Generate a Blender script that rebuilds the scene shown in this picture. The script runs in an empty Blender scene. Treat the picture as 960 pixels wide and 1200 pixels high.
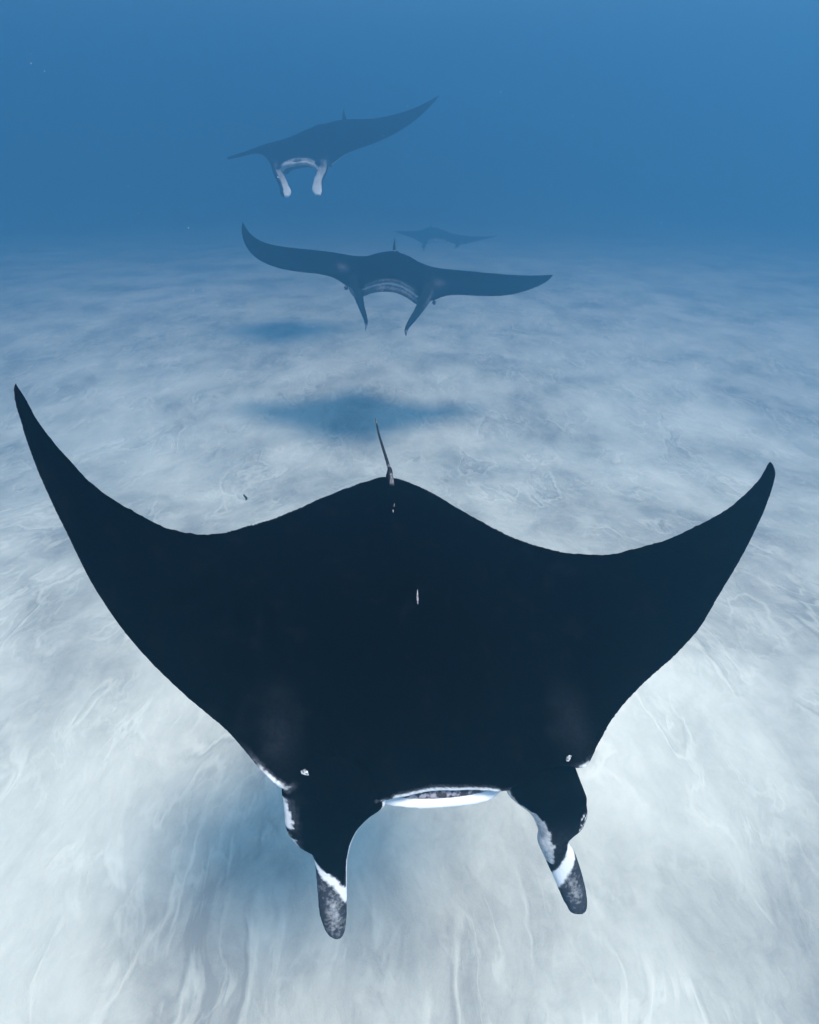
import bpy, math, random
import numpy as np
from mathutils import Vector, Matrix, Euler
from mathutils.kdtree import KDTree
from mathutils.bvhtree import BVHTree

R = math.radians
random.seed(11)
rng = np.random.default_rng(11)
scene = bpy.context.scene
COL = scene.collection

# ------------------------------------------------------------------ camera
cam = bpy.data.cameras.new("camera")
cam.sensor_fit = 'HORIZONTAL'; cam.sensor_width = 36.0; cam.lens = 24.0
cam.clip_start = 0.05; cam.clip_end = 2000.0
cam_ob = bpy.data.objects.new("camera", cam); COL.objects.link(cam_ob)
cam_ob.location = (0, 0, 4.05); cam_ob.rotation_euler = (R(90 - 35), 0, 0)
scene.camera = cam_ob

# ------------------------------------------------------------------ sky, sun, exposure
SUN_ELEV, SUN_AZ = R(70.2), R(118.6)          # azimuth clockwise from +y: the light comes from the right and a little from behind
world = bpy.data.worlds.new("World"); scene.world = world; world.use_nodes = True
wn = world.node_tree; wn.nodes.clear()
wo = wn.nodes.new("ShaderNodeOutputWorld"); bg = wn.nodes.new("ShaderNodeBackground")
sky = wn.nodes.new("ShaderNodeTexSky"); sky.sky_type = 'NISHITA'; sky.sun_disc = False
sky.sun_elevation = SUN_ELEV; sky.sun_rotation = SUN_AZ
tint = wn.nodes.new("ShaderNodeMix"); tint.data_type = 'RGBA'; tint.blend_type = 'MULTIPLY'
tint.inputs[0].default_value = 1.0; tint.inputs[7].default_value = (0.80, 0.64, 0.45, 1)   # warm tint takes the sky's blue down to a neutral fill
wn.links.new(sky.outputs[0], tint.inputs[6]); wn.links.new(tint.outputs[2], bg.inputs[0])
bg.inputs[1].default_value = 0.15
wn.links.new(bg.outputs[0], wo.inputs[0])

sun = bpy.data.lights.new("sun", 'SUN'); sun.energy = 2.8; sun.angle = R(17); sun.color = (1.0, 0.92, 0.80)
sun_ob = bpy.data.objects.new("sun", sun); COL.objects.link(sun_ob)
sd = Vector((math.sin(SUN_AZ) * math.cos(SUN_ELEV), math.cos(SUN_AZ) * math.cos(SUN_ELEV), math.sin(SUN_ELEV)))
sun_ob.rotation_euler = sd.to_track_quat('Z', 'Y').to_euler()

vs = scene.view_settings
scene.display_settings.display_device = 'sRGB'
vs.view_transform = 'Standard'; vs.look = 'None'; vs.exposure = 2.0; vs.gamma = 1.0; vs.use_curve_mapping = False
scene.cycles.use_denoising = True
scene.cycles.max_bounces = 8; scene.cycles.volume_bounces = 2
scene.cycles.sample_clamp_indirect = 4.0

# ------------------------------------------------------------------ the water the rays swim in
HAZE_DENSITY = 0.107
HAZE_COLOR = (0.106, 0.345, 0.592)
HAZE_G = 0.6


def link(o, parent=None):
    COL.objects.link(o)
    if parent: o.parent = parent
    return o


def mesh_obj(name, verts, faces, mat, parent=None, smooth=True):
    me = bpy.data.meshes.new(name); me.from_pydata([tuple(v) for v in verts], [], faces); me.update()
    if smooth: me.polygons.foreach_set("use_smooth", [True] * len(me.polygons))
    if mat: me.materials.append(mat)
    return link(bpy.data.objects.new(name, me), parent)


def nodes(name):
    m = bpy.data.materials.new(name); m.use_nodes = True
    nt = m.node_tree; nt.nodes.clear()
    out = nt.nodes.new("ShaderNodeOutputMaterial")
    def N(t, **kw):
        n = nt.nodes.new(t)
        for k, v in kw.items():
            if k.startswith('i_'): n.inputs[k[2:].replace('_', ' ')].default_value = v
            else: setattr(n, k, v)
        return n
    return m, nt, out, N, nt.links.new


def math_node(N, L, op, a, b=None, c=None, clamp=False):
    n = N("ShaderNodeMath", operation=op); n.use_clamp = clamp
    for i, v in enumerate((a, b, c)):
        if v is None: continue
        if isinstance(v, (int, float)): n.inputs[i].default_value = v
        else: L(v, n.inputs[i])
    return n.outputs[0]


def map_range(N, L, v, a, b, c=0.0, d=1.0):
    n = N("ShaderNodeMapRange", interpolation_type='SMOOTHSTEP')
    L(v, n.inputs[0])
    for i, x in zip((1, 2, 3, 4), (a, b, c, d)): n.inputs[i].default_value = x
    return n.outputs[0]


# ------------------------------------------------------------------ materials
def sand_material():
    m, nt, out, N, L = nodes("sand")
    tc = N("ShaderNodeTexCoord")
    # bend the coordinates so that crests, painted caustic lines and light patches wander
    wn_ = N("ShaderNodeTexNoise"); wn_.inputs['Scale'].default_value = 0.9; wn_.inputs['Detail'].default_value = 3
    L(tc.outputs['Object'], wn_.inputs['Vector'])
    sub = N("ShaderNodeVectorMath", operation='SUBTRACT'); L(wn_.outputs['Color'], sub.inputs[0]); sub.inputs[1].default_value = (.5, .5, .5)
    sc = N("ShaderNodeVectorMath", operation='MULTIPLY'); L(sub.outputs[0], sc.inputs[0]); sc.inputs[1].default_value = (.45, .45, 0)
    co = N("ShaderNodeVectorMath", operation='ADD'); L(sc.outputs[0], co.inputs[0]); L(tc.outputs['Object'], co.inputs[1])
    def noise(scale, sx, sy, detail=4, dist=0.0, rough=0.55, rot=0.0, off=(0, 0, 0)):
        mp = N("ShaderNodeMapping"); mp.inputs['Scale'].default_value = (sx, sy, 1)
        mp.inputs['Rotation'].default_value = (0, 0, rot); mp.inputs['Location'].default_value = off
        L(co.outputs[0], mp.inputs[0])
        n = N("ShaderNodeTexNoise"); n.inputs['Scale'].default_value = scale; n.inputs['Detail'].default_value = detail
        n.inputs['Distortion'].default_value = dist; n.inputs['Roughness'].default_value = rough
        L(mp.outputs[0], n.inputs['Vector']); return n.outputs['Fac']
    def ridge(v, width, c=0.5):
        d = math_node(N, L, 'ABSOLUTE', math_node(N, L, 'SUBTRACT', v, c))
        return map_range(N, L, d, 0.0, width, 1.0, 0.0)
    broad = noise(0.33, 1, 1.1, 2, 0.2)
    dapple = noise(0.8, 1.2, 0.85, 3, 0.2, 0.45, off=(3, 1, 0))  # dappled light through the waves, painted as paler and darker sand
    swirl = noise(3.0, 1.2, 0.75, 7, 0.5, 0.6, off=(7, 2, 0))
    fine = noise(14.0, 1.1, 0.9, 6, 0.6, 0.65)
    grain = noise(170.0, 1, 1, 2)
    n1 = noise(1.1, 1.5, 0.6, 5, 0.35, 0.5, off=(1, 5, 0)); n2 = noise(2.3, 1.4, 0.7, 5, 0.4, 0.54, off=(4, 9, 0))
    caustics = math_node(N, L, 'MAXIMUM', ridge(n1, 0.024), ridge(n1, 0.02, 0.60)); crest_shade = ridge(n1, 0.020, 0.528)  # ripple crests and caustic lines as paler colour; dark edge is painted shade
    caustics2 = ridge(n2, 0.032)
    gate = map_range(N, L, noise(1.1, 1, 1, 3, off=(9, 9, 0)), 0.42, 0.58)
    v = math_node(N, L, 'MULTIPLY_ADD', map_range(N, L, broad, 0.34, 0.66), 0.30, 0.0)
    v = math_node(N, L, 'MULTIPLY_ADD', map_range(N, L, dapple, 0.32, 0.68), 0.38, v)
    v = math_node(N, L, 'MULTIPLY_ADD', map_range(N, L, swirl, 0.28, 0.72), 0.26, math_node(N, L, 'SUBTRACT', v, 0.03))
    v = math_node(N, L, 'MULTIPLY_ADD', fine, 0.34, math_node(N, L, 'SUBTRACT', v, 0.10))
    vg = math_node(N, L, 'MULTIPLY', math_node(N, L, 'MAXIMUM', caustics, math_node(N, L, 'MULTIPLY', caustics2, 0.55)), gate)
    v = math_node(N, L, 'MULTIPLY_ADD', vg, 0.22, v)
    v = math_node(N, L, 'MULTIPLY_ADD', math_node(N, L, 'MULTIPLY', crest_shade, gate), -0.12, v)
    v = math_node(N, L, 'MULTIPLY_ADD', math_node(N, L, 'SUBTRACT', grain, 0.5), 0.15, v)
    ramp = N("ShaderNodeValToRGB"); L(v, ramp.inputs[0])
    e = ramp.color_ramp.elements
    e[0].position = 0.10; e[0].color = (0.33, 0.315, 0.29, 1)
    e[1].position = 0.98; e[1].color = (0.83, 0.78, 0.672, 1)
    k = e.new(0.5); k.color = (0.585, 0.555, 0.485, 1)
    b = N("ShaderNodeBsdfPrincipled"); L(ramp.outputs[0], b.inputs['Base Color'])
    b.inputs['Roughness'].default_value = 0.95; b.inputs['Specular IOR Level'].default_value = 0.1
    h = math_node(N, L, 'MULTIPLY_ADD', swirl, 0.07, math_node(N, L, 'MULTIPLY_ADD', fine, 0.10, math_node(N, L, 'MULTIPLY_ADD', vg, 0.05, math_node(N, L, 'MULTIPLY', grain, 0.012))))
    bp = N("ShaderNodeBump"); bp.inputs['Strength'].default_value = 0.5; bp.inputs['Distance'].default_value = 0.11
    L(h, bp.inputs['Height']); L(bp.outputs[0], b.inputs['Normal'])
    L(b.outputs[0], out.inputs['Surface'])
    return m


def skin_material():
    m, nt, out, N, L = nodes("ray_skin")
    at = N("ShaderNodeAttribute", attribute_name="tone")
    tc = N("ShaderNodeTexCoord")
    n = N("ShaderNodeTexNoise"); n.inputs['Scale'].default_value = 90.0; n.inputs['Detail'].default_value = 4.0
    n2 = N("ShaderNodeTexNoise"); n2.inputs['Scale'].default_value = 14.0; n2.inputs['Detail'].default_value = 5.0
    L(tc.outputs['Object'], n.inputs['Vector']); L(tc.outputs['Object'], n2.inputs['Vector'])
    # mottling is strongest on the half-grey skin, weak on the black and on the white
    mid = math_node(N, L, 'MULTIPLY', at.outputs['Fac'], math_node(N, L, 'SUBTRACT', 1.0, at.outputs['Fac'], clamp=True))
    sp = math_node(N, L, 'ADD', math_node(N, L, 'SUBTRACT', n.outputs['Fac'], 0.5), math_node(N, L, 'MULTIPLY', math_node(N, L, 'SUBTRACT', n2.outputs['Fac'], 0.5), 0.6))
    t = math_node(N, L, 'MULTIPLY_ADD', math_node(N, L, 'MULTIPLY', sp, mid), 2.6, at.outputs['Fac'], clamp=True)
    # rare pale nicks on the dark back
    nick = N("ShaderNodeTexVoronoi"); nick.inputs['Scale'].default_value = 6.0
    L(tc.outputs['Object'], nick.inputs['Vector'])
    nk = map_range(N, L, nick.outputs['Distance'], 0.0, 0.020, 0.16, 0.0)
    t = math_node(N, L, 'ADD', t, nk)
    t = math_node(N, L, 'MULTIPLY_ADD', map_range(N, L, n2.outputs['Fac'], 0.52, 0.75), 0.018, t)
    ramp = N("ShaderNodeValToRGB"); L(t, ramp.inputs[0])
    e = ramp.color_ramp.elements
    e[0].position = 0.0; e[0].color = (0.001, 0.001, 0.0011, 1)
    e[1].position = 1.0; e[1].color = (0.82, 0.82, 0.84, 1)
    k = e.new(0.35); k.color = (0.05, 0.052, 0.065, 1)
    b = N("ShaderNodeBsdfPrincipled"); L(ramp.outputs[0], b.inputs['Base Color'])
    b.inputs['Roughness'].default_value = 0.65; b.inputs['Specular IOR Level'].default_value = 0.0
    bp = N("ShaderNodeBump"); bp.inputs['Strength'].default_value = 0.25; bp.inputs['Distance'].default_value = 0.006
    L(n.outputs['Fac'], bp.inputs['Height']); L(bp.outputs[0], b.inputs['Normal'])
    L(b.outputs[0], out.inputs['Surface'])
    return m


def plain_material(name, color, rough=0.5, spec=0.2, speck=0.0, speck_scale=120.0):
    m, nt, out, N, L = nodes(name)
    b = N("ShaderNodeBsdfPrincipled")
    b.inputs['Roughness'].default_value = rough; b.inputs['Specular IOR Level'].default_value = spec
    tc = N("ShaderNodeTexCoord"); n = N("ShaderNodeTexNoise"); n.inputs['Scale'].default_value = speck_scale
    L(tc.outputs['Object'], n.inputs['Vector'])
    mx = N("ShaderNodeMix", data_type='RGBA')
    mx.inputs[6].default_value = (*[c * (1 - speck) for c in color], 1); mx.inputs[7].default_value = (*color, 1)
    L(map_range(N, L, n.outputs['Fac'], 0.4, 0.6), mx.inputs[0])
    L(mx.outputs[2], b.inputs['Base Color']); L(b.outputs[0], out.inputs['Surface'])
    return m


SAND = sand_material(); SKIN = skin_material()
EYE = plain_material("eye_black", (0.01, 0.01, 0.012), 0.15, 0.5, 0.2)
PALE = plain_material("pale_skin", (0.75, 0.75, 0.78), 0.6, 0.1, 0.75, 70.0)
GUM = plain_material("mouth_lining", (0.42, 0.37, 0.42), 0.6, 0.1, 0.85, 75.0)
SCAR = plain_material("scar_tissue", (0.36, 0.34, 0.37), 0.7, 0.05, 0.5, 90.0)
SCRAP = plain_material("weed", (0.07, 0.08, 0.05), 0.8, 0.1, 0.4)
SPECK = plain_material("plankton", (0.45, 0.5, 0.55), 0.8, 0.1, 0.1)

# leading and trailing edge, station by station; head-fin rows; jaws
FRONT_RAY = [ (-1.188,-0.474,-0.478,0.638), (-1.187,-0.467,-0.476,0.636), (-1.182,-0.446,-0.469,0.630), (-1.175,-0.424,-0.459,0.621),
    (-1.165,-0.400,-0.446,0.608), (-1.151,-0.370,-0.427,0.591), (-1.136,-0.334,-0.407,0.571), (-1.117,-0.295,-0.388,0.549), (-1.095,-0.253,-0.370,0.523),
    (-1.071,-0.212,-0.354,0.495), (-1.044,-0.167,-0.336,0.464), (-1.014,-0.121,-0.318,0.432), (-0.982,-0.070,-0.309,0.398), (-0.947,-0.017,-0.304,0.362),
    (-0.909,0.031,-0.301,0.326), (-0.870,0.075,-0.301,0.290), (-0.827,0.116,-0.302,0.254), (-0.783,0.153,-0.311,0.218), (-0.736,0.188,-0.332,0.183),
    (-0.688,0.222,-0.364,0.150), (-0.637,0.255,-0.403,0.118), (-0.584,0.292,-0.450,0.089), (-0.529,0.345,-0.497,0.064), (-0.472,0.403,-0.546,0.041),
    (-0.413,0.450,-0.596,0.023), (-0.352,0.455,-0.648,0.009), (-0.289,0.459,-0.696,0.002), (-0.224,0.465,-0.739,0.000), (-0.156,0.476,-0.777,0.000),
    (-0.084,0.473,-0.812,0.000), (0.000,0.463,-0.842,0.000), (0.090,0.465,-0.824,0.000), (0.168,0.470,-0.782,0.000), (0.241,0.478,-0.731,0.000),
    (0.312,0.471,-0.673,0.003), (0.380,0.461,-0.612,0.013), (0.445,0.454,-0.547,0.028), (0.509,0.447,-0.489,0.048), (0.570,0.379,-0.439,0.071),
    (0.630,0.315,-0.395,0.098), (0.687,0.266,-0.359,0.128), (0.742,0.227,-0.330,0.161), (0.794,0.194,-0.307,0.195), (0.845,0.164,-0.293,0.231),
    (0.893,0.131,-0.288,0.268), (0.938,0.095,-0.285,0.305), (0.981,0.050,-0.283,0.342), (1.021,0.002,-0.283,0.379), (1.059,-0.041,-0.288,0.414),
    (1.094,-0.082,-0.294,0.449), (1.126,-0.122,-0.302,0.482), (1.155,-0.161,-0.313,0.513), (1.181,-0.198,-0.325,0.542), (1.205,-0.232,-0.339,0.568),
    (1.225,-0.265,-0.354,0.591), (1.242,-0.294,-0.369,0.611), (1.256,-0.320,-0.386,0.627), (1.267,-0.343,-0.401,0.641), (1.275,-0.362,-0.411,0.650),
    (1.280,-0.388,-0.415,0.656), (1.282,-0.395,-0.417,0.658) ]
GLIDING_RAY = [ ((-1.588,0.400,0.418),(-1.589,0.402,0.418)), ((-1.599,0.320,0.365),(-1.573,0.380,0.365)), ((-1.585,0.250,0.295),(-1.548,0.370,0.322)),
    ((-1.547,0.180,0.210),(-1.508,0.360,0.280)), ((-1.491,0.120,0.148),(-1.441,0.350,0.236)), ((-1.396,0.050,0.092),(-1.354,0.340,0.205)),
    ((-1.271,-0.030,0.058),(-1.265,0.330,0.186)), ((-1.072,-0.140,0.032),(-1.100,0.350,0.163)), ((-0.881,-0.240,0.041),(-0.908,0.380,0.140)),
    ((-0.655,-0.360,0.048),(-0.714,0.420,0.114)), ((-0.561,-0.430,0.040),(-0.610,0.460,0.090)), ((-0.484,-0.500,0.001),(-0.505,0.500,0.058)),
    ((-0.401,-0.550,-0.042),(-0.419,0.580,0.035)), ((-0.300,-0.600,-0.042),(-0.310,0.650,0.023)), ((-0.208,-0.630,0.025),(-0.228,0.720,0.010)),
    ((-0.119,-0.650,0.048),(-0.133,0.770,0.002)), ((-0.032,-0.660,0.058),(-0.037,0.800,-0.004)), ((0.054,-0.650,0.041),(0.051,0.770,-0.007)),
    ((0.149,-0.630,-0.008),(0.149,0.720,-0.016)), ((0.237,-0.600,-0.099),(0.245,0.650,-0.030)), ((0.329,-0.550,-0.158),(0.330,0.570,-0.051)),
    ((0.404,-0.500,-0.163),(0.404,0.510,-0.061)), ((0.456,-0.440,-0.126),(0.487,0.470,-0.067)), ((0.569,-0.360,-0.136),(0.626,0.430,-0.072)),
    ((0.685,-0.290,-0.159),(0.755,0.400,-0.075)), ((0.918,-0.150,-0.209),(0.966,0.360,-0.084)), ((1.120,-0.040,-0.239),(1.151,0.350,-0.098)),
    ((1.286,0.050,-0.237),(1.319,0.350,-0.108)), ((1.495,0.180,-0.204),(1.491,0.370,-0.117)), ((1.619,0.270,-0.174),(1.605,0.380,-0.117)),
    ((1.694,0.340,-0.141),(1.682,0.390,-0.115)), ((1.735,0.400,-0.110),(1.735,0.402,-0.110)) ]
GLIDING_RAY_JAW = [ (-0.296,-0.580,-0.081), (-0.219,-0.620,-0.049), (-0.129,-0.660,-0.028), (-0.033,-0.680,-0.024), (0.053,-0.660,-0.047), (0.141,-0.630,-0.096),
    (0.222,-0.580,-0.166) ]
GLIDING_RAY_FINL = [ (-0.365,-0.500,-0.053), (-0.338,-0.570,-0.099), (-0.303,-0.660,-0.185), (-0.269,-0.740,-0.258), (-0.258,-0.770,-0.297), (-0.268,-0.800,-0.367) ]
GLIDING_RAY_FINR = [ (0.297,-0.500,-0.131), (0.271,-0.580,-0.174), (0.205,-0.680,-0.251), (0.149,-0.760,-0.307), (0.119,-0.800,-0.351), (0.116,-0.830,-0.410) ]
GLIDING_RAY_EYES = [ (-0.473,-0.520,-0.052), (0.405,-0.500,-0.194) ]
GLIDING_RAY_DORSAL = [ (-0.052,0.680,0.088), (-0.013,0.740,0.208), (0.003,0.780,0.071) ]
BANKED_RAY = [ ((-1.358,0.200,-0.209),(-1.360,0.205,-0.210)), ((-1.241,0.100,-0.190),(-1.269,0.260,-0.180)), ((-1.101,0.000,-0.169),(-1.167,0.320,-0.154)),
    ((-0.920,-0.120,-0.132),(-1.027,0.400,-0.109)), ((-0.787,-0.220,-0.122),(-0.906,0.450,-0.068)), ((-0.674,-0.320,-0.146),(-0.784,0.500,-0.029)),
    ((-0.592,-0.450,-0.215),(-0.651,0.550,-0.003)), ((-0.533,-0.550,-0.309),(-0.515,0.600,0.033)), ((-0.453,-0.600,-0.306),(-0.418,0.650,0.064)),
    ((-0.397,-0.600,-0.233),(-0.320,0.700,0.096)), ((-0.243,-0.600,-0.190),(-0.195,0.750,0.138)), ((-0.081,-0.600,-0.175),(-0.067,0.780,0.175)),
    ((0.041,-0.600,-0.204),(0.068,0.760,0.211)), ((0.101,-0.580,-0.268),(0.179,0.700,0.237)), ((0.234,-0.530,-0.265),(0.302,0.630,0.259)),
    ((0.314,-0.480,-0.209),(0.423,0.560,0.268)), ((0.406,-0.430,-0.147),(0.565,0.500,0.264)), ((0.531,-0.370,-0.100),(0.729,0.460,0.266)),
    ((0.702,-0.280,-0.054),(0.904,0.420,0.279)), ((0.991,-0.100,0.031),(1.090,0.400,0.314)), ((1.215,0.050,0.138),(1.262,0.380,0.353)),
    ((1.443,0.180,0.266),(1.432,0.370,0.401)), ((1.600,0.270,0.394),(1.589,0.360,0.464)), ((1.695,0.325,0.487),(1.702,0.355,0.522)),
    ((1.766,0.350,0.550),(1.767,0.352,0.550)) ]
BANKED_RAY_JAW = [ (-0.436,-0.580,-0.317), (-0.362,-0.630,-0.266), (-0.227,-0.660,-0.240), (-0.077,-0.660,-0.226), (0.029,-0.630,-0.256), (0.075,-0.580,-0.307) ]
BANKED_RAY_FINL = [ (-0.491,-0.500,-0.272), (-0.450,-0.600,-0.365), (-0.390,-0.680,-0.469), (-0.356,-0.740,-0.554), (-0.356,-0.780,-0.611) ]
BANKED_RAY_FINR = [ (0.164,-0.500,-0.223), (0.143,-0.580,-0.317), (0.088,-0.680,-0.429), (0.077,-0.750,-0.524), (0.089,-0.800,-0.589) ]
BANKED_RAY_EYES = [ (-0.533,-0.520,-0.350), (0.265,-0.500,-0.272) ]
BANKED_RAY_DORSAL = [ (0.302,0.620,0.246), (0.354,0.720,0.406), (0.406,0.740,0.263) ]
FAINT_RAY = [ ((-1.126,0.100,0.047),(-1.126,0.105,0.046)), ((-0.855,-0.050,-0.017),(-0.834,0.300,0.024)), ((-0.564,-0.200,-0.092),(-0.536,0.400,0.010)),
    ((-0.344,-0.400,-0.173),(-0.349,0.550,0.027)), ((-0.171,-0.450,-0.055),(-0.183,0.700,0.059)), ((0.005,-0.460,-0.050),(0.028,0.720,0.036)),
    ((0.204,-0.450,-0.085),(0.237,0.650,-0.018)), ((0.407,-0.430,-0.158),(0.419,0.550,-0.056)), ((0.610,-0.400,-0.199),(0.625,0.480,-0.088)),
    ((0.893,-0.200,-0.173),(0.944,0.400,-0.114)), ((1.219,-0.050,-0.125),(1.263,0.350,-0.122)), ((1.653,0.200,-0.073),(1.654,0.205,-0.074)) ]
FAINT_RAY_JAW = [ (-0.257,-0.450,-0.145), (-0.105,-0.500,-0.098), (0.048,-0.500,-0.098), (0.249,-0.470,-0.152) ]
FAINT_RAY_FINL = [ (-0.321,-0.350,-0.130), (-0.344,-0.450,-0.215), (-0.356,-0.550,-0.320) ]
FAINT_RAY_FINR = [ (0.567,-0.350,-0.150), (0.518,-0.450,-0.215), (0.448,-0.550,-0.280) ]
FAINT_RAY_EYES = [ (-0.409,-0.350,-0.171), (0.682,-0.330,-0.194) ]
FAINT_RAY_DORSAL = [ (-0.186,0.600,0.041), (-0.151,0.700,0.194), (-0.065,0.720,0.036) ]
FRONT_RAY_FINL = [ (930,(-0.427,0.439,-0.000),(-0.125,0.455,-0.015)), (942,(-0.422,0.461,-0.021),(-0.123,0.478,-0.038)),
    (954,(-0.416,0.483,-0.043),(-0.164,0.498,-0.058)), (970,(-0.409,0.512,-0.072),(-0.200,0.525,-0.085)),
    (980,(-0.396,0.531,-0.091),(-0.212,0.543,-0.103)), (990,(-0.370,0.551,-0.111),(-0.220,0.561,-0.121)),
    (997,(-0.337,0.566,-0.126),(-0.224,0.574,-0.134)), (1005,(-0.325,0.581,-0.141),(-0.227,0.588,-0.148)),
    (1020,(-0.317,0.609,-0.169),(-0.225,0.616,-0.176)), (1045,(-0.308,0.656,-0.216),(-0.220,0.664,-0.224)),
    (1072,(-0.298,0.707,-0.267),(-0.215,0.715,-0.275)), (1087,(-0.283,0.737,-0.297),(-0.216,0.743,-0.303)),
    (1095,(-0.270,0.753,-0.313),(-0.221,0.758,-0.318)), (1100,(-0.248,0.765,-0.325),(-0.231,0.767,-0.327)) ]
FRONT_RAY_FINR = [ (930,(0.268,0.476,-0.036),(0.544,0.491,-0.051)), (942,(0.307,0.502,-0.062),(0.551,0.516,-0.076)), (952,(0.348,0.524,-0.084),(0.556,0.537,-0.097)),
    (967,(0.379,0.556,-0.116),(0.540,0.567,-0.127)), (982,(0.390,0.587,-0.147),(0.494,0.594,-0.154)), (1000,(0.411,0.626,-0.186),(0.528,0.634,-0.194)),
    (1017,(0.438,0.662,-0.222),(0.552,0.671,-0.231)), (1040,(0.476,0.713,-0.273),(0.579,0.722,-0.282)), (1055,(0.501,0.747,-0.307),(0.590,0.755,-0.315)),
    (1066,(0.523,0.772,-0.332),(0.587,0.778,-0.338)), (1070,(0.537,0.781,-0.341),(0.566,0.784,-0.344)) ]

# ------------------------------------------------------------------ manta rays
def catmull(P, n):
    """smooth curve through the points P, spaced evenly by point number; uneven gaps do not overshoot"""
    P = np.asarray(P, float); k = len(P)
    h = np.maximum(np.linalg.norm(np.diff(P, axis=0), axis=1), 1e-6)[:, None]
    d = np.diff(P, axis=0) / h
    m = np.empty_like(P); m[0] = d[0]; m[-1] = d[-1]
    m[1:-1] = (d[:-1] * h[1:] + d[1:] * h[:-1]) / (h[1:] + h[:-1])
    u = np.linspace(0, k - 1, n); i = np.clip(u.astype(int), 0, k - 2); t = (u - i)[:, None]; H = h[i]
    return ((2 * t ** 3 - 3 * t ** 2 + 1) * P[i] + (t ** 3 - 2 * t ** 2 + t) * H * m[i]
            + (3 * t ** 2 - 2 * t ** 3) * P[i + 1] + (t ** 3 - t ** 2) * H * m[i + 1])


class Shells:
    """closed shells, each vertex with its own skin tone, later fused into one continuous skin"""
    def __init__(self): self.v = []; self.f = []; self.t = []
    def rings(self, rings, tones):
        b = len(self.v); m = len(rings[0])
        for r, t in zip(rings, tones):
            self.v += [tuple(p) for p in r]; self.t += list(t)
        for i in range(len(rings) - 1):
            for j in range(m):
                a, c = b + i * m + j, b + i * m + (j + 1) % m
                self.f.append((a, c, c + m, a + m))
        self.f.append(tuple(b + j for j in range(m - 1, -1, -1)))
        e = b + (len(rings) - 1) * m
        self.f.append(tuple(e + j for j in range(m)))


def smooth01(x, a, b):
    t = np.clip((x - a) / (b - a), 0, 1); return t * t * (3 - 2 * t)


def wing_shell(sh, L, T, scale, hump, tone_fn, n=190, m=44, edge=0.007, up_hint=(0, 0, 1), belly=1.0, ragged=0.0, even=0):
    L = catmull(L, n); T = catmull(T, n)
    if even:                                                           # soften small kinks between the stations
        for Q in (L, T):
            for _ in range(even): Q[2:-2] = (Q[1:-3] + 2 * Q[2:-2] + Q[3:-1]) / 4
    if ragged:                                                         # the worn rear edge of the wings
        w = rng.normal(size=n); w = np.convolve(w, (.25, .5, .25), 'same') + np.convolve(rng.normal(size=n), np.ones(9) / 4, 'same')
        c = T - L; T = T + c / np.linalg.norm(c, axis=1)[:, None] * (w * ragged)[:, None] * smooth01(np.linalg.norm(c, axis=1), .05, .2)[:, None]
    mid = (L + T) / 2; span = np.gradient(mid, axis=0); chord = T - L
    N = np.cross(span, chord); N /= np.maximum(np.linalg.norm(N, axis=1), 1e-9)[:, None]
    N *= np.sign(N @ np.array(up_hint))[:, None]
    cl = np.linalg.norm(chord, axis=1); big = cl > 0.12 * cl.max()
    idx = np.arange(n); first, last = idx[big][0], idx[big][-1]
    N[:first] = N[first]; N[last + 1:] = N[last]
    for _ in range(6):
        N[1:-1] = (N[:-2] + 2 * N[1:-1] + N[2:]) / 4
    N /= np.linalg.norm(N, axis=1)[:, None]
    arc = np.concatenate([[0], np.cumsum(np.linalg.norm(np.diff(mid, axis=0), axis=1))])
    c0 = arc[np.argmax(cl)]
    rings, tones = [], []
    half = m // 2
    ang = np.linspace(0, math.pi, half + 1)
    u_top = (1 + np.cos(ang)) / 2           # 1 (trailing) -> 0 (leading) over the back
    us = np.concatenate([u_top, u_top[::-1][1:-1]]); sides = np.concatenate([np.ones(half + 1), -np.ones(half - 1)])
    for i in range(n):
        d = (arc[i] - c0) / scale                                 # distance from the midline in metres of a 2.9 m ray
        body = math.exp(-(abs(d) / 0.40) ** 2.2)
        wing = 0.020 * max(0.0, 1 - abs(d) / 1.45) + 0.004
        S = np.sin(np.pi * np.clip(us, 0, 1) ** 0.72)
        e = edge * np.minimum(1, 5 * np.sqrt(np.clip(us * (1 - us), 0, 1)))
        ridge = 0.028 * math.exp(-(d / 0.045) ** 2) * smooth01(us, .45, .95) * np.sqrt(np.clip(1 - us, 0, 1)) * 1.6
        top = (hump * body + wing) * S + e + ridge
        bot = (0.115 * belly * body + wing) * S + e
        h = np.where(sides > 0, top, -bot) * scale
        taper = min(1.0, cl[i] / (0.05 * scale))
        P = L[i] + np.outer(us, T[i] - L[i]) + np.outer(h * taper, N[i])
        rings.append(P); tones.append(tone_fn(d, us, sides, P))
    sh.rings(rings, tones)


def fin_shell(sh, centers, side, thick, tone_fn, n=70, m=26):
    """a lobe swept along its centre line: side = half-width vectors, thick = half thickness"""
    C = catmull(centers, n); S = catmull(side, n); th = np.interp(np.linspace(0, 1, n), np.linspace(0, 1, len(thick)), thick)
    tan = np.gradient(C, axis=0); nn = np.cross(S, tan); nn /= np.maximum(np.linalg.norm(nn, axis=1), 1e-9)[:, None]
    nn *= np.where(nn @ np.array((0, -0.35, 1.0)) > 0, 1, -1)[:, None] if sh.flip is None else sh.flip
    a = np.linspace(0, 2 * math.pi, m, endpoint=False)
    rings, tones = [], []
    for i in range(n):
        ca, sa = np.cos(a), np.sin(a)
        P = C[i] + np.outer(np.sign(ca) * np.abs(ca) ** 0.9, S[i]) + np.outer(sa * th[i], nn[i])
        rings.append(P); tones.append(tone_fn(i / (n - 1), ca, sa))
    sh.rings(rings, tones)


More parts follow.
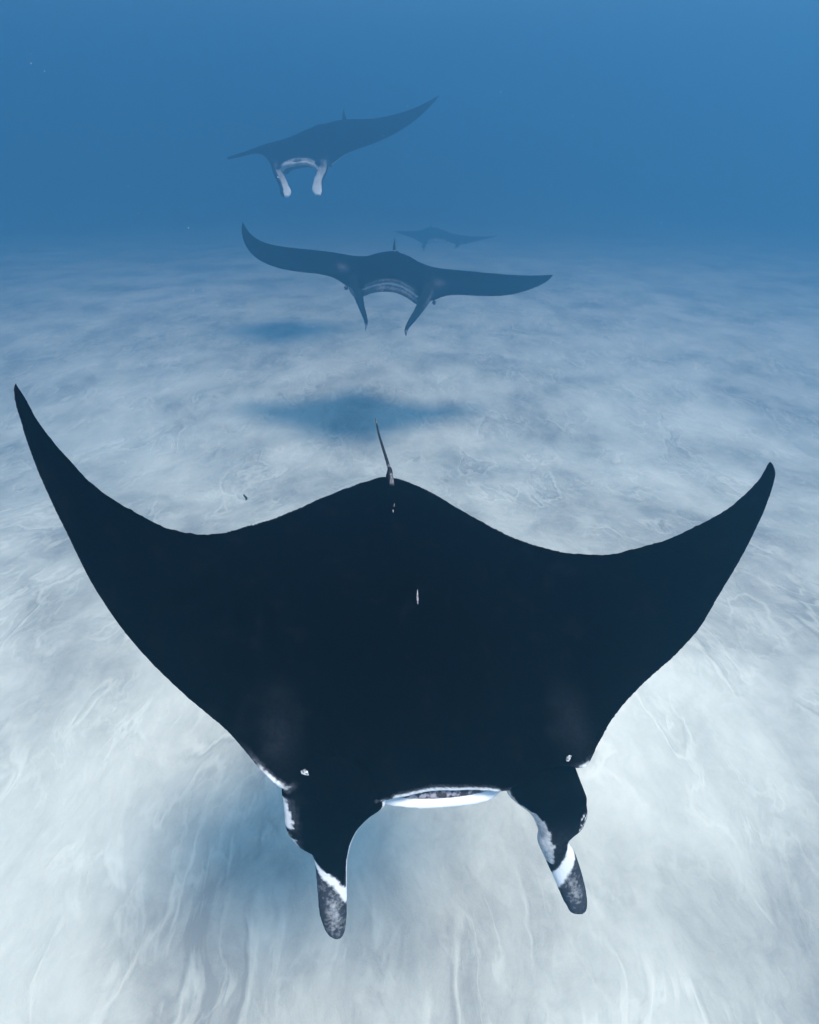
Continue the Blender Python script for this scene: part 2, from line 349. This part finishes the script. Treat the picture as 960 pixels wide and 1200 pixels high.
def tube_mesh(P, rad, m=10):
    P = np.asarray(P, float); n = len(P); tan = np.gradient(P, axis=0)
    vs, fs = [], []
    for i in range(n):
        t = Vector(tan[i]).normalized(); x = t.orthogonal().normalized(); y = t.cross(x)
        if abs(t.z) < 0.9:
            x = t.cross(Vector((0, 0, 1))).normalized(); y = x.cross(t)
        for j in range(m):
            a = 2 * math.pi * j / m
            vs.append(Vector(P[i]) + (x * math.cos(a) + y * math.sin(a)) * rad[i])
    for i in range(n - 1):
        for j in range(m):
            fs.append((i * m + j, i * m + (j + 1) % m, (i + 1) * m + (j + 1) % m, (i + 1) * m + j))
    fs.append(tuple(range(m - 1, -1, -1))); fs.append(tuple((n - 1) * m + j for j in range(m)))
    return vs, fs


def fuse(sh, voxel, name, smooth_iter=4):
    me = bpy.data.meshes.new("shells"); me.from_pydata(sh.v, [], sh.f); me.update()
    tmp = bpy.data.objects.new("shells", me); COL.objects.link(tmp)
    r = tmp.modifiers.new("r", 'REMESH'); r.mode = 'VOXEL'; r.voxel_size = voxel; r.use_smooth_shade = True
    s = tmp.modifiers.new("s", 'SMOOTH'); s.factor = 0.5; s.iterations = smooth_iter
    dg = bpy.context.evaluated_depsgraph_get()
    new = bpy.data.meshes.new_from_object(tmp.evaluated_get(dg)); new.name = name
    bpy.data.objects.remove(tmp); bpy.data.meshes.remove(me)
    kd = KDTree(len(sh.v))
    bvh = BVHTree.FromPolygons([v.co for v in new.vertices], [tuple(p.vertices) for p in new.polygons])
    for i, p in enumerate(sh.v):
        d = bvh.find_nearest(Vector(p))[3]
        if d is not None and d < 1.1 * voxel + .004: kd.insert(p, i)      # only what lies on the fused skin
    kd.balance()
    tones = np.empty(len(new.vertices), np.float32)
    for i, v in enumerate(new.vertices):
        w = t = 0.0
        for _, k, d in kd.find_n(v.co, 3):
            q = 1.0 / (d + 1e-4); w += q; t += q * sh.t[k]
        tones[i] = t / w
    at = new.attributes.new("tone", 'FLOAT', 'POINT'); at.data.foreach_set("value", tones)
    new.polygons.foreach_set("use_smooth", [True] * len(new.polygons))
    new.materials.clear(); new.materials.append(SKIN)
    return new


def set_tone(ob, fn):
    me = ob.data; at = me.attributes.new("tone", 'FLOAT', 'POINT')
    at.data.foreach_set("value", np.array([fn(v.co) for v in me.vertices], np.float32))


def ellipsoid(name, loc, rad, mat, parent, rot=(0, 0, 0), seg=16, ring=10):
    vs, fs = [], []
    for i in range(1, ring):
        th = math.pi * i / ring
        for j in range(seg):
            ph = 2 * math.pi * j / seg
            vs.append((rad[0] * math.sin(th) * math.cos(ph), rad[1] * math.sin(th) * math.sin(ph), rad[2] * math.cos(th)))
    for i in range(ring - 2):
        for j in range(seg):
            fs.append((i * seg + j, (i + 1) * seg + j, (i + 1) * seg + (j + 1) % seg, i * seg + (j + 1) % seg))
    vs += [(0, 0, rad[2]), (0, 0, -rad[2])]; a, b = len(vs) - 2, len(vs) - 1; e = (ring - 2) * seg
    for j in range(seg):
        fs.append((a, j, (j + 1) % seg)); fs.append((b, e + (j + 1) % seg, e + j))
    o = mesh_obj(name, vs, fs, mat, parent); o.location = loc; o.rotation_euler = rot
    return o


def finish(body, label, group="manta rays swimming in a line towards the camera"):
    body['label'] = label; body['category'] = "manta ray"; body['group'] = group


def curve_part(name, pts, rad, parent, tone, n=24, m=10):
    P = catmull(pts, n); r = np.interp(np.linspace(0, 1, n), np.linspace(0, 1, len(rad)), rad)
    vs, fs = tube_mesh(P, r, m); o = mesh_obj(name, vs, fs, SKIN, parent)
    if callable(tone): set_tone(o, tone)
    else: set_tone(o, lambda co: tone)
    return o


def dorsal_part(pts, width, parent):
    """small upright fin: base front, peak, base back"""
    a, p, b = [Vector(q) for q in pts]
    c = (a + b) / 2; a = c.lerp(a, .6); b = c.lerp(b, .6)
    outline = [a, a.lerp(p, .55) + (a - b) * .08, p, p.lerp(b, .5) + (a - b) * .12, b]
    side = (b - a).cross(p - a).normalized() * width
    c = sum(outline, Vector()) / 5
    vs = [q for q in outline] + [c + side, c - side]
    fs = []
    for i in range(5):
        j = (i + 1) % 5; fs += [(i, j, 5), (j, i, 6)]
    o = mesh_obj("dorsal_fin", vs, fs, SKIN, parent); set_tone(o, lambda co: 0.06)
    return o


# --- the big ray in front: tables in its own frame (x across, y forward, z up)
def front_ray():
    sh = Shells(); sh.flip = None
    rec = lambda x: .06 * math.exp(-((x + .30) / .10) ** 4) + .03 * math.exp(-((x - .41) / .09) ** 4)
    L = [(x, yl - rec(x), z) for x, yl, yt, z in FRONT_RAY]; T = [(x, yt, z) for x, yl, yt, z in FRONT_RAY]

    def tone(d, u, side, P):
        x, y = P[:, 0], P[:, 1]
        t = np.zeros(len(u))
        inner = np.exp(-(np.abs(x - .04) / .62) ** 6)
        under = (side < 0) & (u > 0.004)
        t = np.where(under, 0.85 * inner + 0.10, t)
        lobe = ((x < -.14) & (x > -.47)) | ((x > .27) & (x < .535))
        t = np.where(lobe & (u < .30), 0.0, t)
        lip = u < .0055 * (1 - ((x - .06) / .215) ** 2)
        t = np.where(lip, 1.0, t)
        # white nick where each wing meets the head
        for cx, s in ((-.455, .05), (.512, .022)):
            g = np.exp(-((x - cx) / s) ** 2) * (u < .016)
            t = np.maximum(t, g)
        for cx, cy in ((-.44, .30), (.50, .31)):                       # faint sheen behind the spiracles, painted as a paler tone
            t = np.maximum(t, .05 * np.exp(-((x - cx) / .05) ** 2 - ((y - cy) / .11) ** 2) * (side > 0))
        return t
    wing_shell(sh, L, T, 1.0, 0.105, tone, n=320, m=72, ragged=.0020)
    # lower jaw
    jaw = [(-.22, .40, -.072), (-.17, .440, -.07), (-.131, .468, -.064), (-.045, .491, -.060), (.008, .496, -.060), (.076, .498, -.060),
           (.145, .496, -.060), (.218, .486, -.062), (.27, .458, -.068), (.32, .43, -.072)]
    back = [(x, y - .30, -.10) for x, y, z in jaw]
    def jaw_tone(d, u, side, P): return np.where(u > .16, 0.3, 1.0) * np.ones(len(u))
    wing_shell(sh, jaw, back, 0.30, 0.03, jaw_tone, n=90, m=40, edge=0.035, belly=0.1)

    # head lobes and head fins
    for rows, left in ((FRONT_RAY_FINL, True), (FRONT_RAY_FINR, False)):
        A = np.array([r[1] for r in rows]); B = np.array([r[2] for r in rows]); pr = np.array([r[0] for r in rows], float)
        C = (A + B) / 2; S = (B - A) / 2
        # carry the lobe back into the head so that the skin closes over it
        pre_c = [C[0] + np.array((0.0, -.30, -.03)), C[0] + np.array((0.0, -.14, -.012))]
        k = 1.0
        pre_s = [S[0] * .80, S[0] * .95]
        C = np.vstack([pre_c, C]); S = np.vstack([pre_s, S]); pr = np.concatenate([[890, 912], pr])
        th = np.interp(pr, (890, 930, 955, 985, 1010, 1060, 1110), (.028, .042, .046, .042, .030, .021, .010))
        th[-1] = 0.006
        nr = len(C)
        def tone(t, ca, sa, pr=pr, left=left):
            row = np.interp(t * (len(pr) - 1), np.arange(len(pr)), pr); c = (ca + 1) / 2
            top = sa > -0.25
            if left:
                line = 1003 + 34 * c; wob = 2.0 * np.sin(c * 9)
                v = np.where(row < line + wob, 0.0, np.where(row < line + wob + 9 + 9 * c, 1.0, 0.30 + 0.24 * np.exp(-((c - .5) / .22) ** 2 - ((row - 1062) / 22) ** 2)))
                if 932 < row < 1000:
                    w = -0.96 + .16 * math.sin((row - 932) / 68 * math.pi) + .02 * math.sin(row * .31) + .02 * math.sin(row * .83)
                    v = np.where(ca < w, 0.9, np.where(ca < w + .22, .35 * (1 - (ca - w) / .22), v))
                    v = np.where((abs(row - 972) < 5) & (ca < -.55), .05, v)
                if row < 1045: v = np.where(ca > 0.87, 0.95, v)
            else:
                line = 1030 - 45 * c
                v = np.where(row < line - 9, 0.10 * float(smooth01(row, 946, 984)), np.where(row < line + 9, 1.0, 0.29 + 0.24 * np.exp(-((c - .5) / .22) ** 2 - ((row - 1035) / 20) ** 2)))
                lim = np.interp(row, (930, 980, 981, 1008), (.03, .26, .40, .16))
                pale = (row < 1008) & (c < lim)
                v = np.where(pale, 0.72, v)
                if 948 < row < 984: v = np.where((c > .80) & (np.sin(c * 60 + row) > -.2), 0.75, v)
            return np.where(top, v, 0.9 if row < 1000 else 0.5)
        fin_shell(sh, C, S, th, tone, n=150, m=48)
    me = fuse(sh, 0.0058, "manta_ray", 4)
    body = link(bpy.data.objects.new("manta_ray", me))
    M = Matrix(((0.9683, 0.1686, -0.1843), (0.1177, -0.9587, -0.2588), (0.2203, -0.2289, 0.9482)))
    # rows above are (across, forward, up) in world axes
    W = M.transposed().to_4x4(); W.translation = Vector((0, 0.988, 2.91)); body.matrix_world = W @ Matrix.Scale(0.76, 4)
    finish(body, "large black manta ray in front, white-striped head fins pointing down over pale sand")
    tail = [(.005, -.76, .02), (.008, -.82, .022), (.034, -1.0, -.079), (.040, -1.2, -.154), (.039, -1.36, -.198), (.035, -1.46, -.206), (.034, -1.50, -.209)]
    curve_part("tail", tail, (.016, .012, .008, .007, .006, .005, .002), body,
               lambda co: 0.16 + 0.26 * (1 if (co.z > -.075 - .115 * (-co.y - 1) / .36 + .004 and math.sin(co.y * 37) > .1) or co.y < -1.47 else 0), n=70)  # highlights along the tail's upper side, painted into its tone
    dorsal_part([(-.012, -.70, .045), (-.022, -.80, .105), (-.012, -.84, .02)], .010, body)
    for x, y, z in ((-.392, .522, -.068), (.520, .560, -.085)):
        e = ellipsoid("eye", (x, y, z), (.012, .014, .014), EYE, body)
    for x, y, z, rz in ((-.365, .399, .045, .5), (.457, .408, .058, -.6)):
        vs, fs = [], []
        # a short slit of folded pale skin
        pts = [(-.018, .004, .0), (-.006, -.010, .012), (.008, -.006, .016), (.020, .006, .004), (.004, .012, .002), (-.010, .014, .003)]
        vs = [Vector(p) for p in pts] + [Vector((.002, 0, .010)), Vector((0, 0, -.03))]
        fs = [(i, (i + 1) % 6, 6) for i in range(6)] + [((i + 1) % 6, i, 7) for i in range(6)]
        s = mesh_obj("spiracle", vs, fs, PALE, body, smooth=True); s.scale = (.72, .6, .5); s.location = (x, y, z); s.rotation_euler = (0, 0, rz)
    # strip of ridged lining seen between the lips
    pts = [(-.10, .456, -.036), (-.05, .458, -.034), (.03, .461, -.034), (.10, .462, -.034), (.17, .460, -.034), (.225, .456, -.036)]
    C = catmull(pts, 60); vs, fs = [], []
    for i, p in enumerate(C):
        w = .013 * math.sin(math.pi * (i + .5) / 60) + .003; b = .003 * (i % 2)
        vs += [p + np.array((0, w * .7, -.004)), p + np.array((0, 0, .003 + b)), p + np.array((0, -w, .001 + b)), p + np.array((0, -w, -.02)), p + np.array((0, w * .7, -.02))]
    for i in range(59):
        for j in range(5): fs.append((5 * i + j, 5 * i + (j + 1) % 5, 5 * i + 5 + (j + 1) % 5, 5 * i + 5 + j))
    fs += [(4, 3, 2, 1, 0), tuple(295 + j for j in range(5))]
    mesh_obj("mouth_lining", vs, fs, GUM, body)
    # old scar on the back
    for pts, r in (([(.012, -.10, .0), (.014, -.125, .0), (.020, -.165, .0)], (.001, .0045, .0012)), ([(-.020, -.555, 0), (-.018, -.575, 0)], (.001, .003)), ([(-.010, -.60, 0), (-.004, -.625, 0)], (.0025, .001))):
        hit = [body.ray_cast(Vector((x, y, 1)), Vector((0, 0, -1)), distance=3) for x, y, z in pts]
        P = [h[1] + Vector((0, 0, -.001)) for h in hit if h[0]]
        if len(P) > 1:
            vs, fs = tube_mesh(catmull(P, 8), np.interp(np.linspace(0, 1, 8), np.linspace(0, 1, len(r)), r), 8)
            mesh_obj("scar", vs, fs, SCAR, body)
    return body


FAR = 1.38


def far_ray(origin, ST, JAW, FL, FR, EYES, DOR, label, hump, voxel, fin_w, fin_t, fin_tone, scale, mouth_white, belly=1.0, shoulder=0.0, tail_len=1.0, FAR=FAR):
    sh = Shells(); sh.flip = None
    L = [a for a, b in ST]; T = [b for a, b in ST]
    cx = (JAW[0][0] + JAW[-1][0]) / 2; jw = abs(JAW[-1][0] - JAW[0][0]) / 2
    eye_x = [e[0] for e in EYES]
    def tone(d, u, side, P):
        x = P[:, 0]
        t = np.where((side < 0) & (u > .004), 0.8 * np.exp(-(np.abs(d) / .8) ** 6) + .1, 0.0)
        lip = (np.abs(x - cx) < jw * .9) & (u < .012)
        t = np.where(lip, mouth_white, t)
        if shoulder:
            for ex in eye_x:
                s = ex + .04 * np.sign(ex - cx)
                t = np.maximum(t, shoulder * np.exp(-((x - s) / .055) ** 2 - ((u - .26) / .10) ** 2) * (side > 0))
        return t
    wing_shell(sh, L, T, scale, hump, tone, n=170, m=56, edge=0.008, belly=belly, even=40)
    back = [(x * .96, y + .42, z - .05) for x, y, z in JAW]
    wing_shell(sh, JAW, back, scale * .35, 0.03, lambda d, u, s, P: np.where(u < .10, mouth_white, .12), n=60, m=30, edge=0.05, belly=0.1)
    for F, sg in ((FL, -1), (FR, 1)):
        F = np.array(F); pre = F[0] + np.array((sg * .02, .30, .02))
        C = np.vstack([pre, F]); k = len(C)
        w = np.interp(np.linspace(0, 1, k), np.linspace(0, 1, len(fin_w)), fin_w); th = np.interp(np.linspace(0, 1, k), np.linspace(0, 1, len(fin_t)), fin_t)
        S = np.stack([w, -.15 * sg * w, 0 * w], 1)
        fin_shell(sh, C, S, th, lambda t, ca, sa, sg=sg: fin_tone(t, ca, sa, sg), n=60, m=28)
    me = fuse(sh, voxel, "manta_ray", 3)
    body = link(bpy.data.objects.new("manta_ray", me)); body.location = Vector((0, 0, 4.05)) + FAR * (Vector(origin) - Vector((0, 0, 3.0))); body.scale = (FAR,) * 3
    finish(body, label)
    for e in EYES: ellipsoid("eye", (e[0] + (.018 if e[0] < cx else -.018), e[1], e[2] + .01), (.018, .022, .022), EYE, body)
    a, p, b = DOR
    dorsal_part(DOR, .014, body)
    t0 = Vector(b); back = Vector((0.02, .45 * tail_len, -.10))
    curve_part("tail", [t0 + Vector((0, -.12, -.03)), t0 + Vector((0, 0, -.03)), t0 + back * .5 + Vector((.01, 0, -.03)), t0 + back * 1.2 + Vector((0, 0, -.06)), t0 + back * 2 + Vector((-.02, 0, -.06))],
               (.03, .022, .014, .010, .005), body, 0.05, n=30)
    return body


def rolled(t, ca, sa, sg): return np.where(t > .86, .45, np.where(ca * sg > .8, .4 if t < .40 else .12, 0.06)) * np.ones(len(ca))
def unrolled(t, ca, sa, sg):
    inner = ca * sg < (.25 if sg < 0 else .9)
    return np.where(inner & (t > .22), .35 + .65 * min(1, max(0, (t - .2) / .7)), 0.05)

front_ray()
far_ray((-0.149, 6.0, 1.81), GLIDING_RAY, GLIDING_RAY_JAW, GLIDING_RAY_FINL, GLIDING_RAY_FINR, GLIDING_RAY_EYES, GLIDING_RAY_DORSAL,
        "dark manta ray gliding low over its shadow with one wingtip curled up and mouth open", 0.105, 0.0115,
        (.075, .062, .034, .021, .018, .008), (.08, .075, .065, .05, .035, .008), rolled, 1.15, 0.36, belly=1.0, shoulder=0.34)
far_ray((-1.323, 9.3, 2.861), BANKED_RAY, BANKED_RAY_JAW, BANKED_RAY_FINL, BANKED_RAY_FINR, BANKED_RAY_EYES, BANKED_RAY_DORSAL,
        "steeply banked manta ray highest in the blue water with white head fins hanging down", 0.10, 0.012,
        (.055, .07, .068, .066, .078, .05), (.06, .05, .035, .03, .025, .012), unrolled, 1.1, 0.58, belly=0.8, shoulder=0.0)
far_ray((0.720, 16.0, 0.749), FAINT_RAY, FAINT_RAY_JAW, FAINT_RAY_FINL, FAINT_RAY_FINR, FAINT_RAY_EYES, FAINT_RAY_DORSAL,
        "faint tiny manta ray farthest away, almost lost in the blue haze", 0.09, 0.017,
        (.08, .06, .05, .03), (.05, .05, .03, .012), rolled, 1.0, 0.5, belly=0.8, FAR=1.36)


# ------------------------------------------------------------------ seabed
def vnoise(x, y, seed):
    """smooth value noise on arrays"""
    r = np.random.default_rng(seed); tab = r.random((256, 256))
    xi = np.floor(x).astype(int); yi = np.floor(y).astype(int); fx = x - xi; fy = y - yi
    fx = fx * fx * (3 - 2 * fx); fy = fy * fy * (3 - 2 * fy)
    g = lambda a, b: tab[a & 255, b & 255]
    return (g(xi, yi) * (1 - fx) + g(xi + 1, yi) * fx) * (1 - fy) + (g(xi, yi + 1) * (1 - fx) + g(xi + 1, yi + 1) * fx) * fy


def seabed():
    def axis(near, far, n, c):
        s = np.linspace(-1, 1, n); k = 4.6
        return c + far * np.sinh(k * s) / math.sinh(k)
    xs = axis(0, 190, 460, 0.0); ys = axis(0, 190, 460, 3.0)
    X, Y = np.meshgrid(xs, ys, indexing='ij')
    wx = X + 0.5 * vnoise(X * .8 + 9, Y * .8, 3); 
    z = 0.10 * (vnoise(X * .35, Y * .3, 1) - .5) + 0.05 * (vnoise(wx * 1.1 + 5, Y * .6, 2) - .5)
    rp = vnoise(wx * 2.6, Y * .55 + 3, 4)
    near = np.exp(-((X / 9) ** 2 + ((Y - 3) / 11) ** 2))
    z += near * (0.03 * (1 - np.abs(2 * rp - 1)) ** 3 + 0.014 * (vnoise(X * 9, Y * 5, 6) - .5))
    z += 1.0 * (1 - smooth01(Y, 1.8, 8.0)) * (1 - smooth01(np.abs(X), 6.0, 24.0)) - 0.02      # a low bank of sand under the nearest ray
    z -= 1.5 * smooth01(Y, 12.0, 48.0)                                   # the bottom falls away behind
    n = len(xs)
    me = bpy.data.meshes.new("seabed")
    verts = np.stack([X, Y, z], -1).reshape(-1, 3)
    a = (np.arange(n - 1)[:, None] * n + np.arange(n - 1)[None]).ravel()
    faces = np.stack([a, a + n, a + n + 1, a + 1], 1)
    me.from_pydata(verts.tolist(), [], faces.tolist()); me.update()
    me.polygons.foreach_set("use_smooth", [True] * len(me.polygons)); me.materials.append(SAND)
    o = link(bpy.data.objects.new("seabed", me)); o['kind'] = "structure"; o['label'] = "pale rippled sand of the seabed"
    return o


seabed()


# ------------------------------------------------------------------ small things adrift
def scrap():
    vs, fs = [], []
    n = 9
    for i in range(n):
        t = i / (n - 1); w = .011 * math.sin(math.pi * (t * .9 + .05)); bend = .012 * math.sin(t * 5)
        for s, q in ((-1, 0), (0, .004), (1, 0), (0, -.004)):
            vs.append((s * w * .8 + bend * .4, q, -.03 + t * .045))
    for i in range(n - 1):
        for j in range(4): fs.append((4 * i + j, 4 * i + (j + 1) % 4, 4 * i + 4 + (j + 1) % 4, 4 * i + 4 + j))
    fs += [(3, 2, 1, 0), tuple(4 * (n - 1) + j for j in range(4))]
    o = mesh_obj("weed_scrap", vs, fs, SCRAP); o.location = (-0.98, 2.72, 2.26)
    o['label'] = "tiny dark scrap of weed drifting above the sand behind the large ray"; o['category'] = "weed scrap"


def plankton():
    vs, fs = [], []
    oct_f = [(0, 2, 4), (2, 1, 4), (1, 3, 4), (3, 0, 4), (2, 0, 5), (1, 2, 5), (3, 1, 5), (0, 3, 5)]
    for i in range(520):
        y = 1.2 + 9 * rng.random() ** 1.3; x = (rng.random() - .5) * 2.2 * y; z = rng.random() * 4.6 + .05
        if z < 0.2 and y < 2: continue
        r = 0.0009 * y * (0.35 + rng.random() ** 3 * 1.1)
        b = len(vs)
        for d in ((1, 0, 0), (-1, 0, 0), (0, 1, 0), (0, -1, 0), (0, 0, 1), (0, 0, -1)):
            vs.append((x + d[0] * r * (.6 + rng.random()), y + d[1] * r, z + d[2] * r * (.6 + rng.random() * .8)))
        fs += [tuple(b + k for k in f) for f in oct_f]
    o = mesh_obj("plankton", vs, fs, SPECK); o['kind'] = "stuff"; o['label'] = "pale specks of plankton suspended in the water"


scrap(); plankton()


# ------------------------------------------------------------------ the blue water itself, one closed box of even density
def haze():
    x0, x1, y0, y1, z0, z1 = -200, 200, -195, 200, -4.2, 11.0
    vs = [(x, y, z) for x in (x0, x1) for y in (y0, y1) for z in (z0, z1)]
    fs = [(0, 1, 3, 2), (4, 6, 7, 5), (0, 4, 5, 1), (2, 3, 7, 6), (0, 2, 6, 4), (1, 5, 7, 3)]
    m, nt, out, N, L = nodes("haze")
    v = N("ShaderNodeVolumePrincipled"); v.inputs['Color'].default_value = (*HAZE_COLOR, 1)
    v.inputs['Density'].default_value = HAZE_DENSITY; v.inputs['Anisotropy'].default_value = HAZE_G
    v.inputs['Absorption Color'].default_value = (0, 0, 0, 1)
    L(v.outputs[0], out.inputs['Volume'])
    o = mesh_obj("haze", vs, fs, m, smooth=False); o['kind'] = "stuff"; o['label'] = "blue haze of the sea water"


haze()
